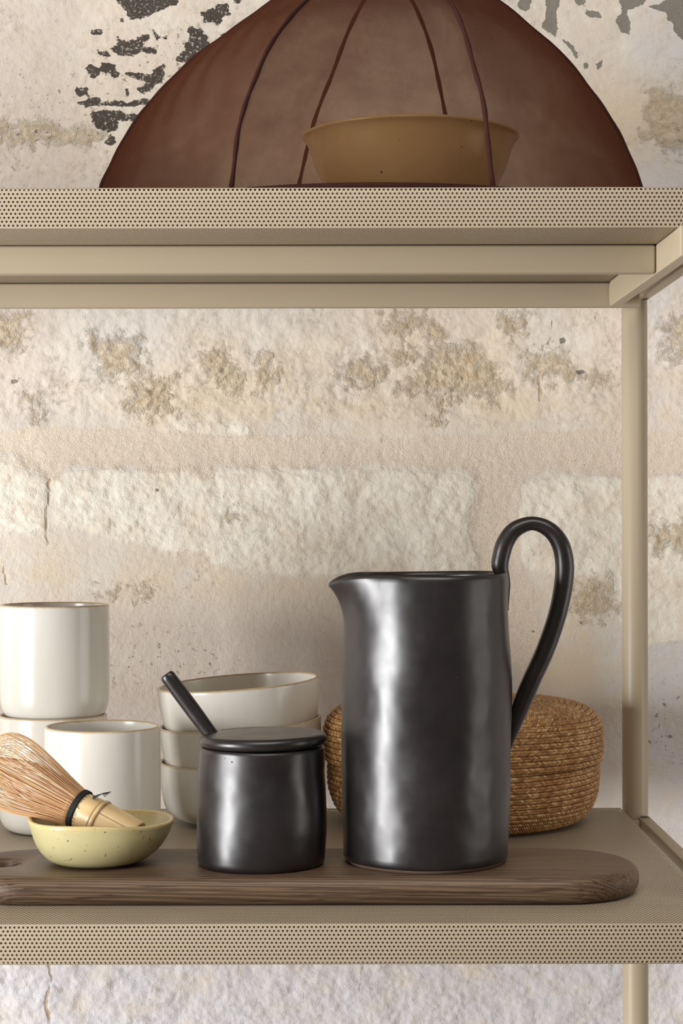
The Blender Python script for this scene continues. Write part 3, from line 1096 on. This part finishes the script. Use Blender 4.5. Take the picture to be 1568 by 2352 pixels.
def build_jar():
    cx = (601 - U0) / F * K_Y
    root = empty('lidded_jar', (cx, K_Y, BZ))
    tag(root, 'squat black glazed jar with a flat lid, left of the tall pitcher', 'jar')
    v_base = V0 + (CAM_Z - BZ) / K_Y * F
    v_rim = 1712.0
    H = (v_base - v_rim) / K_S
    left = [(1712, 457), (1740, 456), (1790, 453.5), (1850, 451), (1900, 450), (1950, 450), (1985, 452), (2010, 456)]
    right = [(1712, 745), (1740, 745), (1770, 744), (1820, 748), (1860, 750), (1900, 750.5), (1940, 747), (1980, 743), (2010, 740)]
    seg = 128

    def shape(th, frac, ins):
        v = v_base + (v_rim - v_base) * frac
        l, r = interp(left, v), interp(right, v)
        rad = (r - l) / 2 / K_S - ins
        ox = ((l + r) / 2 - 601) / K_S
        rad *= 1 + 0.008 * math.sin(3 * th + 4 * frac + 2.0) + 0.008 * math.sin(2 * th - 6 * frac)
        return (ox + rad * math.cos(th), rad * math.sin(th), H * frac)
    rings = [[(0.0001 * math.cos(2 * PI * k / seg), 0.0001 * math.sin(2 * PI * k / seg), 0.0006) for k in range(seg)]]
    for f_ in [0.0, 0.004, 0.02] + list(np.linspace(0.05, 0.98, 44)) + [0.995]:
        ins = {0.0: 0.0026, 0.004: 0.0014, 0.02: 0.0004, 0.995: 0.0008}.get(f_, 0.0)
        rings.append([shape(2 * PI * k / seg, f_, ins) for k in range(seg)])
    for f_, ins in [(1.0, 0.002), (0.995, 0.0034)] + [(x, 0.004) for x in np.linspace(0.97, 0.07, 20)]:
        rings.append([shape(2 * PI * k / seg, f_, ins) for k in range(seg)])
    rings.append([(0.0001 * math.cos(2 * PI * k / seg), 0.0001 * math.sin(2 * PI * k / seg), 0.006) for k in range(seg)])
    verts = [p for rg in rings for p in rg]
    faces, fm = [], []
    for i in range(len(rings) - 1):
        for k in range(seg):
            k2 = (k + 1) % seg
            faces.append((i * seg + k, i * seg + k2, (i + 1) * seg + k2, (i + 1) * seg + k))
            fm.append(1 if i <= 1 else 0)
    mesh_obj('jar_body', verts, faces, None, root, mats=[M['black'], M['clay']], fmat=fm)
    # lid with a notch for the spoon
    RL = 147.5 / K_S
    ND = R(160)

    def lid(th, r, z, i):
        d = (th - ND + PI) % (2 * PI) - PI
        lim = 1.0
        if abs(d) < R(24):
            lim = 1 - 0.24 * math.sqrt(max(0, 1 - (d / R(24)) ** 2))
        rr = min(r, RL * lim - (RL - r) * 0.35 if r > RL * 0.9 else r)
        rr = min(rr, RL * lim)
        rr *= 1 + 0.004 * math.sin(3 * th + 1)
        x, y = rr * math.cos(th), rr * math.sin(th)
        return (x + 0.0003, y, z + H + 0.0002 + x * 0.016)
    T = 0.0088
    prof = [(0.0001, 0.0004), (RL * 0.5, 0.0004), (RL - 0.0045, 0.0004)]
    for k in range(1, 13):
        a = -PI / 2 + PI * k / 13
        prof.append((RL - 0.0042 + 0.0042 * math.cos(a), 0.0042 + 0.0040 * math.sin(a)))
    prof += [(RL - 0.0048, T - 0.0007), (RL - 0.0065, T - 0.0011), (RL * 0.75, T - 0.0006), (RL * 0.55, T - 0.0002), (RL * 0.3, T), (0.0001, T)]
    v, f, uv, rv = lathe(prof, 160, lid)
    mesh_obj('lid', v, f, M['black'], root)

    # spoon
    a = P(376, 1551, K_Y)
    b = P(479, 1690, K_Y)
    d = (b - a).normalized()
    end = a + d * ((a.z - (BZ + 0.0160)) / -d.z)
    so = empty('spoon', (end.x, K_Y + 0.0135, BZ + 0.008))
    tag(so, 'black ceramic spoon leaning out of the squat black jar', 'spoon')
    L = (end - a).length
    pts, rad = [], []
    n = 40
    for i in range(n + 1):
        t = [0, 0.0008, 0.0035, 0.009, 0.018, 0.03][i] if i < 6 else 0.03 + 0.97 * (i - 5) / (n - 5)
        q = a + d * (L * t)
        pts.append((q.x - end.x, 0.0, q.z - (BZ + 0.008)))
        r = 0.0050 + 0.0003 * math.sin(t * 9)
        if i < 5:
            r *= [0.35, 0.66, 0.84, 0.94, 0.99][i]
        if t > 0.72:
            r = max(0.0030, r * (1 - (t - 0.72) * 1.0))
        rad.append(r)
    v, f = tube(pts, rad, 20, flat=0.85, side=(0, 1, 0))
    mesh_obj('spoon_handle', v, f, M['black'], so)
    prof = [(0.0001, -0.006), (0.006, -0.0048), (0.0105, -0.001), (0.0120, 0.003), (0.0112, 0.003), (0.0095, -0.0004), (0.005, -0.0038), (0.0001, -0.0048)]
    v, f, uv, rv = lathe(prof, 32, lambda th, r, z, i: (r * 1.15 * math.cos(th) + 0.001, r * math.sin(th), z + 0.0025))
    mesh_obj('spoon_bowl', v, f, M['black'], so)


build_jar()

# ------------------------------------------------------------------ white cups and bowls


def vessel(name, prof_out, thick, parent, seg=96, rim_h=0.0014):
    top_r, top_z = prof_out[-1]
    dense = spline(prof_out, 60)
    pr, rim = [], []
    for r, z in dense:
        pr.append((max(r, 0.0001), z))
        rim.append(max(0.0, 1 - (top_z - z) / rim_h) * 0.5)
    tt = thick
    for k in range(1, 8):
        a = PI * k / 8
        pr.append((top_r - tt / 2 + tt / 2 * math.cos(a), top_z + tt / 2 * math.sin(a)))
        rim.append(0.85)
    base_z = 0.0040
    for r, z in reversed(dense):
        z2 = base_z + (z) * (top_z - base_z) / top_z
        pr.append((max(r - tt * (1.0 if r > 0.01 else r / 0.01), 0.0001), z2))
        rim.append(max(0.0, 1 - (top_z - z) / rim_h) * 0.5)
    v, f, uv, rv = lathe(pr, seg, rim=rim)
    return mesh_obj(name, v, f, M['white'], parent, attrs={'rim': rv})


def build_whites():
    CUP = [(0.0, 0.0), (0.020, 0.0), (0.0300, 0.0003), (0.0352, 0.0020), (0.0392, 0.0058), (0.0416, 0.0110), (0.0427, 0.018), (0.0430, 0.030), (0.0430, 0.060), (0.0428, 0.0905)]
    y1, y2 = 1.430, 1.515
    xs = (124 - U0) / F * y2
    proto = vessel('cup', CUP, 0.0026, None)
    spots = [((235 - U0) / F * y1, y1, SHELF_Z, 'white glazed cup standing alone in front, right of the bamboo whisk'),
             (xs - 0.0012, y2, SHELF_Z, 'lower white cup of the two-cup stack at the left edge'),
             (xs + 0.0004, y2, SHELF_Z + 0.0868, 'upper white cup of the two-cup stack at the left edge')]
    for i, (x, y, z, lab) in enumerate(spots):
        o = proto if i == 0 else proto.copy()
        if i:
            COL.objects.link(o)
        o.location = (x, y, z)
        o.rotation_euler = (0, 0, i * 1.3)
        tag(o, lab, 'cup', 'white ceramic cups')
    BOWL = [(0.0, 0.0), (0.026, 0.0), (0.0380, 0.0006), (0.0475, 0.0030), (0.0545, 0.0065), (0.0592, 0.0110), (0.0617, 0.0165), (0.0635, 0.0250), (0.0650, 0.0360), (0.0658, 0.0485)]
    by = 1.556
    bx = (550 - U0) / F * by
    pb = vessel('bowl', BOWL, 0.0028, None, seg=120)
    g = 'white ceramic bowls'
    bs = [((bx, by, SHELF_Z), 0.0, 'bottom white bowl of the three-bowl stack behind the black jar'),
          ((bx + 0.0034, by, SHELF_Z + 0.0322), R(-3.9), 'middle white bowl of the three-bowl stack behind the black jar'),
          ((bx + 0.0022, by, SHELF_Z + 0.0640), R(-4.2), 'top tilted white bowl of the three-bowl stack behind the black jar')]
    for i, (loc, tilt, lab) in enumerate(bs):
        o = pb if i == 0 else pb.copy()
        if i:
            COL.objects.link(o)
        o.location = loc
        o.rotation_euler = (R(1.0) if i else 0, tilt, 0)
        tag(o, lab, 'bowl', g)


build_whites()

# ------------------------------------------------------------------ yellow dish
D_Y = 1.272
D_S = F / D_Y


def build_dish():
    cx = (228 - U0) / F * D_Y
    OUT = [(0.0, 0.0), (0.0160, 0.0), (0.0235, 0.0003), (0.0305, 0.0024), (0.0362, 0.0065), (0.0408, 0.0120), (0.0445, 0.0195), (0.0475, 0.0285)]
    dense = spline(OUT, 40)
    pr, rim = [], []
    for r, z in dense:
        pr.append((max(r, 0.0001), z))
        rim.append(max(0.0, 1 - (0.0285 - z) / 0.002))
    tt = 0.0030
    for k in range(1, 8):
        a = PI * k / 8
        pr.append((0.0475 - tt / 2 + tt / 2 * math.cos(a), 0.0285 + tt / 2 * math.sin(a)))
        rim.append(1.0)
    for r, z in reversed(dense):
        pr.append((max(r - tt * min(1, r / 0.02), 0.0001), 0.0036 + z * (0.0285 - 0.0036) / 0.0285))
        rim.append(max(0.0, 1 - (0.0285 - z) / 0.002))

    def de(th, r, z, i):
        k = r / 0.0475
        m = 1 + k * (0.018 * math.cos(2 * th) + 0.012 * math.cos(3 * th - 0.3) + 0.008 * math.sin(5 * th))
        zz = z + (z / 0.0285) * (0.0009 * math.cos(th + 2.6) + 0.0007 * math.sin(3 * th))
        return (r * m * math.cos(th) - 0.0022 * (1 - min(1, z / 0.02)), r * m * math.sin(th), zz)
    v, f, uv, rv = lathe(pr, 120, de, rim=rim)
    o = mesh_obj('dish', v, f, M['yellow'], None, attrs={'rim': rv}, loc=(cx, D_Y, BZ))
    tag(o, 'small yellow speckled ceramic dish holding the bamboo whisk', 'dish')


build_dish()

# ------------------------------------------------------------------ bamboo whisk


def build_whisk():
    W_Y = 1.268
    ring = P(181, 1858, W_Y)
    end = P(305, 1929, W_Y - 0.013)
    end.z += 0.0012
    ax = (end - ring).normalized()          # towards the handle end
    root = empty('bamboo_whisk', ring)
    tag(root, 'bamboo tea whisk with splayed tines lying in the yellow dish', 'whisk')
    up = Vector((0, 0, 1))
    e1 = (up - ax * ax.dot(up)).normalized()
    e2 = ax.cross(e1)
    M3 = Matrix((ax, e1, e2)).transposed()
    rot = M3.to_4x4()
    L = (end - ring).length + 0.002
    # handle: x runs from the thread to the end
    pr = [(-0.006, 0.0118, 0), (0.0, 0.0124, 0), (0.0095, 0.0127, 0), (0.0130, 0.0129, 0.15), (0.0139, 0.0131, 1.0), (0.0145, 0.0136, 0.35), (0.0158, 0.0139, 0), (0.0170, 0.0136, 0.35), (0.0176, 0.0131, 1.0),
          (0.0190, 0.0130, 0.1), (0.026, 0.0129, 0), (0.034, 0.0127, 0), (L - 0.0012, 0.0125, 0), (L - 0.0003, 0.0121, 0.2), (L, 0.0114, 0.5), (L - 0.0005, 0.0098, 0.7), (L - 0.005, 0.0094, 0.9)]
    seg = 180
    verts, faces, rim = [], [], []
    for x, r, w in pr:
        for k in range(seg):
            th = 2 * PI * k / seg
            # a shallow split groove runs along the back of the handle
            g = 0.0006 * math.exp(-(((th - R(52)) / 0.03) ** 2)) if x > 0.018 else 0.0
            rr = r - g
            verts.append((x, rr * math.cos(th), rr * math.sin(th)))
            rim.append(max(w, 0.9 if g > 0.0003 else 0))
    for i in range(len(pr) - 1):
        for k in range(seg):
            k2 = (k + 1) % seg
            faces.append((i * seg + k, (i + 1) * seg + k, (i + 1) * seg + k2, i * seg + k2))
    verts += [(pr[0][0], 0, 0), (pr[-1][0], 0, 0)]
    rim += [0.5, 1.0]
    c0, c1 = len(verts) - 2, len(verts) - 1
    for k in range(seg):
        k2 = (k + 1) % seg
        faces.append((c0, k, k2))
        faces.append((c1, (len(pr) - 1) * seg + k2, (len(pr) - 1) * seg + k))
    root.rotation_euler = rot.to_euler()
    mesh_obj('whisk_handle', verts, faces, M['bamboo'], root, attrs={'rim': rim})
    # thread binding: a few turns plus a zigzag through the tine roots
    vs, fs = [], []

    def add(v, f):
        o = len(vs)
        vs.extend(v)
        fs.extend([tuple(i + o for i in q) for q in f])
    for dx in (-0.0012, 0.0, 0.0012):
        pts = [(dx, 0.0129 * math.cos(2 * PI * k / 48), 0.0129 * math.sin(2 * PI * k / 48)) for k in range(48)]
        add(*tube(pts, 0.0009, 8, closed=True))
    for k in range(70):
        a = 2 * PI * k / 70
        ln = 0.0022 + 0.0030 * random.random()
        p0 = Vector((0.0008, 0.0128 * math.cos(a), 0.0128 * math.sin(a)))
        p1 = Vector((ln, 0.01268 * math.cos(a + 0.03), 0.01268 * math.sin(a + 0.03)))
        add(*tube([p0, (p0 + p1) / 2, p1], [0.00022, 0.00018, 0.00006], 5))
    for k in range(5):
        a = R(5 + 3 * k)
        p0 = Vector((0.006 + 0.0004 * k, 0.0126 * math.cos(a), 0.0126 * math.sin(a)))
        p1 = p0 + Vector((0.0060, 0.0052 + 0.0005 * k, 0.0015 * (k - 2)))
        p2 = p1 + Vector((0.0035, 0.0024 - 0.0007 * k, 0.0004 * k))
        add(*tube([p0, p1, p2], [0.0003, 0.0003, 0.00025], 6))
    mesh_obj('thread_binding', vs, fs, M['thread'], root)
    # tines
    vs.clear()
    fs.clear()
    tone = []
    rng = random.Random(3)

    def tine(a, prof, r0, tn):
        pts = []
        n = 16
        sp = spline(prof, n)
        wob = rng.uniform(-0.03, 0.03)
        for j, (x, r) in enumerate(sp):
            aa = a + wob * j / n
            pts.append((x, r * math.cos(aa), r * math.sin(aa)))
        rad = [r0 * (1 - 0.45 * j / (n - 1)) for j in range(n)]
        o = len(vs)
        v, f = tube(pts, rad, 6, flat=0.8)
        add(v, f)
        tone.extend([min(1, max(0, tn + 0.28 * (-Vector(q).x / 0.06) - 0.10)) for q in v])
    N = 84
    for k in range(N):
        a = 2 * PI * k / N + rng.uniform(-0.02, 0.02)
        s = rng.uniform(0.97, 1.03)
        prof = [(0.001, 0.0119), (-0.012, 0.0148 * s), (-0.028, 0.0192 * s), (-0.044, 0.0233 * s), (-0.056, 0.0250 * s), (-0.066, 0.0240 * s), (-0.073, 0.0200 * s), (-0.0775 + rng.uniform(-.001, .001), 0.0150 * s)]
        tine(a, prof, 0.00042, rng.uniform(0.3, 0.75))
    for k in range(60):
        a = 2 * PI * k / 60 + rng.uniform(-0.03, 0.03)
        s = rng.uniform(0.9, 1.08)
        prof = [(0.0, 0.0100), (-0.014, 0.0118 * s), (-0.030, 0.0138 * s), (-0.046, 0.0128 * s), (-0.060, 0.0085 * s), (-0.070, 0.0045 * s)]
        tine(a, prof, 0.00040, rng.uniform(0.05, 0.45))
    o = mesh_obj('tines', vs, fs, M['tines'], root, attrs={'tone': tone})
    o['kind'] = 'stuff'


build_whisk()

# ------------------------------------------------------------------ straw basket


def build_basket():
    Y = 1.562
    s = F / Y
    cx = (1062 - U0) / F * Y
    root = empty('straw_basket', (cx, Y, SHELF_Z))
    tag(root, 'round lidded basket of coiled brown straw behind the black pitcher', 'basket')
    vb = V0 + (CAM_Z - SHELF_Z) / Y * F
    zz = lambda v: (vb - v) / s
    rr = lambda px: px / s
    seg = 420

    def coils(guide, count, bump, start_row):
        """profile along a guide curve, bulging outwards once per plaited row"""
        g = spline(guide, 400)
        g = [Vector((a[0], a[1])) for a in g]
        cum = [0]
        for a, b in zip(g[:-1], g[1:]):
            cum.append(cum[-1] + (b - a).length)
        prof, rows = [], []
        sub = 7
        for i in range(count * sub + 1):
            d = cum[-1] * i / (count * sub)
            x = float(np.interp(d, cum, [p.x for p in g]))
            y = float(np.interp(d, cum, [p.y for p in g]))
            d2 = min(cum[-1], d + 1e-4)
            d1 = max(0, d - 1e-4)
            tx = float(np.interp(d2, cum, [p.x for p in g]) - np.interp(d1, cum, [p.x for p in g]))
            ty = float(np.interp(d2, cum, [p.y for p in g]) - np.interp(d1, cum, [p.y for p in g]))
            Ln = math.hypot(tx, ty) or 1
            nx, ny = ty / Ln, -tx / Ln
            ph = (i % sub) / sub
            b = bump * (math.sin(PI * ph) ** 0.5 if 0 < ph < 1 else 0) * (0.75 + 0.5 * ph)
            prof.append((max(0.0001, x + nx * b), y + ny * b))
            rows.append(start_row + i / sub)
        return prof, rows
    rng = random.Random(5)
    tab = [[rng.uniform(-1, 1) for _ in range(64)] for _ in range(64)]

    def de(rows):
        def d(th, r, z, i):
            row = int(rows[i])
            t = tab[row % 64][int(th / (2 * PI) * 30) % 64]
            t2 = tab[row % 64][(int(th / (2 * PI) * 30) + 1) % 30]
            fq = th / (2 * PI) * 30 % 1
            j = (t * (1 - fq) + t2 * fq) * 0.00025
            fr = rows[i] - row
            scal = 0.0
            k = 1 + (0.006 * math.sin(2 * th + 0.5) + 0.004 * math.sin(3 * th))
            return ((r * k + j + scal) * math.cos(th), (r * k + j + scal) * math.sin(th), z + 0.0006 * math.sin(2 * th + row * 0.25) * min(1, r / 0.05) * min(1, z / 0.02))
        return d
    # body: underside, wall, then inside
    body_guide = [(0.0, 0.0012), (rr(120), 0.0010), (rr(222), 0.0010), (rr(262), zz(1874)), (rr(288), zz(1853)), (rr(303), zz(1822)), (rr(308), zz(1788)), (rr(308), zz(1760)), (rr(306), zz(1736))]
    p1, r1 = coils(body_guide, 35, 0.0013, 0)
    p2 = [(rr(302), zz(1734)), (rr(296), zz(1745)), (rr(290), zz(1800)), (rr(240), zz(1868)), (0.0001, 0.004)]
    r2 = [r1[-1] + 0.1 * (k + 1) for k in range(len(p2))]
    v, f, uv, rv = lathe(p1 + p2, seg, de(r1 + r2), wrap_rows=r1 + r2)
    zmin = min(q[2] for q in v)
    v = [(a, b, c - zmin + 0.0002) for a, b, c in v]
    mesh_obj('basket_body', v, f, M['straw'], root, uvs=uv)
    # lid
    lid_guide = [(rr(314), zz(1742)), (rr(316), zz(1722)), (rr(317), zz(1700)), (rr(316.5), zz(1675)), (rr(312), zz(1655)), (rr(300), zz(1637)), (rr(278), zz(1624)), (rr(240), zz(1616)), (rr(160), zz(1611)), (0.0, zz(1608))]
    p1, r1 = coils(lid_guide, 32, 0.0015, 40)
    p0 = [(0.0001, zz(1624)), (rr(270), zz(1640)), (rr(300), zz(1662)), (rr(309), zz(1700)), (rr(309.5), zz(1740))]
    r0 = [39.0 + 0.1 * k for k in range(len(p0))]
    v, f, uv, rv = lathe(p0 + p1, seg, de(r0 + r1), wrap_rows=r0 + r1)
    mesh_obj('basket_lid', v, f, M['straw'], root, uvs=uv)


build_basket()

# ------------------------------------------------------------------ cloth dome and the bowl beneath it
E_Y = 1.372
E_S = F / E_Y


def build_dome():
    v_base = V0 - (UP_TOP - CAM_Z) / E_Y * F      # shelf level at the dome centre
    cx = (853 - U0) / F * E_Y
    root = empty('cloth_dome', (cx, E_Y, UP_TOP))
    tag(root, 'sheer rust-brown fabric dome with dark ribs, standing on the upper shelf', 'fabric dome')
    # radius and centre shift (pixels) against picture height
    prof = [(v_base - 1, 640, 0), (500, 632, 0), (430, 618, 0), (380, 599, 2), (330, 575, 4), (280, 545, 6), (230, 510, 9), (180, 468, 14), (130, 420, 20), (85, 364, 26), (40, 308, 31), (0, 252, 34), (-30, 190, 36), (-48, 120, 37), (-56, 50, 38), (-57, 1, 38)]
    # ribs: azimuth measured from straight ahead, clockwise seen from above (right is +90)
    ribs = [R(-27), R(21), R(90), R(157), R(198), R(270)]
    ribs_n = sorted(a % (2 * PI) for a in ribs)

    def pt(phi, t, inset=0.0):
        """phi azimuth, t along the profile 0..1"""
        x = t * (len(prof) - 1)
        q = SP[min(len(SP) - 1, int(round(t * (len(SP) - 1))))]
        v, r, o = q
        # cloth stretched between ribs lies a little inside the circle
        p = phi % (2 * PI)
        lo = max([a for a in ribs_n if a <= p + 1e-9] or [ribs_n[-1] - 2 * PI])
        hi = min([a for a in ribs_n if a > p + 1e-9] or [ribs_n[0] + 2 * PI])
        w = hi - lo
        m = (p - lo) / w
        chord = math.cos(w / 2) / math.cos((m - 0.5) * w)
        full = 0.30 + 0.35 * t
        hem = min(1.0, t * 7)
        k = 1 - full * hem * (1 - chord)
        sag = 0
        rad = (r / E_S) * k - inset
        return Vector((o / E_S + rad * math.sin(phi), -rad * math.cos(phi), (v_base - v) / E_S))
    global SP
    SP = spline(prof, 121)
    seg, rows = 180, 121
    verts, faces = [], []
    for i in range(rows):
        for k in range(seg):
            phi = 2 * PI * k / seg
            t = i / (rows - 1)
            q = pt(phi, t)
            # drag folds fanning from the left front rib
            d = (phi - ribs_n[4 if len(ribs_n) > 4 else 0])
            fold = 0.0011 * math.sin(34 * phi + 26 * t) * math.exp(-((((phi + PI) % (2 * PI) - PI) + 0.85) / 0.38) ** 2) * math.sin(PI * min(1, t * 1.2)) ** 2
            n = Vector((math.sin(phi), -math.cos(phi), 0.3))
            verts.append(q + n * fold)
    for i in range(rows - 1):
        for k in range(seg):
            k2 = (k + 1) % seg
            faces.append((i * seg + k, i * seg + k2, (i + 1) * seg + k2, (i + 1) * seg + k))
    mesh_obj('fabric_cover', verts, faces, M['cloth'], root)
    for a in ribs:
        path = [pt(a, t) for t in np.linspace(0.0, 0.965, 70)]
        path = [p + Vector((math.sin(a), -math.cos(a), 0.25)) * 0.0004 + Vector((0.0003 * math.sin(i * 0.4 + a * 3), 0, 0)) for i, p in enumerate(path)]
        path[0].z = max(path[0].z, 0.002)
        rad = [0.00150 + 0.0002 * math.sin(i * 0.9 + a) for i in range(len(path))]
        v, f = tube(path, rad, 10)
        mesh_obj('rib', v, f, M['binding'], root)
    hem = [pt(2 * PI * k / 180, 0.0) for k in range(180)]
    hem = [Vector((p.x, p.y, 0.0021)) for p in hem]
    v, f = tube(hem, 0.0020, 10, closed=True)
    mesh_obj('hem', v, f, M['binding'], root)

    # bowl under the dome
    by = 1.345
    s = F / by
    bx = (944 - U0) / F * by
    vb = V0 - (UP_TOP - CAM_Z) / by * F
    H = (vb - 318) / s
    OUT = [(0.0, 0.0), (0.028, 0.0), (0.0370, 0.0007), (0.0460, 0.0070), (0.0555, 0.0220), (0.0650, 0.0415), (0.0715, 0.0600), (247 / s, H)]
    dense = spline(OUT, 50)
    pr = [(max(r, 0.0001), z) for r, z in dense]
    tt = 0.0036
    for k in range(1, 8):
        a = PI * k / 8
        pr.append((247 / s - tt / 2 + tt / 2 * math.cos(a), H + tt / 2 * math.sin(a)))
    for r, z in reversed(dense):
        pr.append((max(r - tt * min(1, r / 0.02), 0.0001), 0.004 + z * (H - 0.004) / H))
    v, f, uv, rv = lathe(pr, 120, lambda th, r, z, i: (r * math.cos(th) * (1 + 0.01 * math.cos(2 * th)), r * math.sin(th), z))
    o = mesh_obj('serving_bowl', v, f, M['tan'], None, loc=(bx, by, UP_TOP))
    tag(o, 'tan speckled ceramic bowl seen through the sheer brown fabric dome', 'bowl')


build_dome()
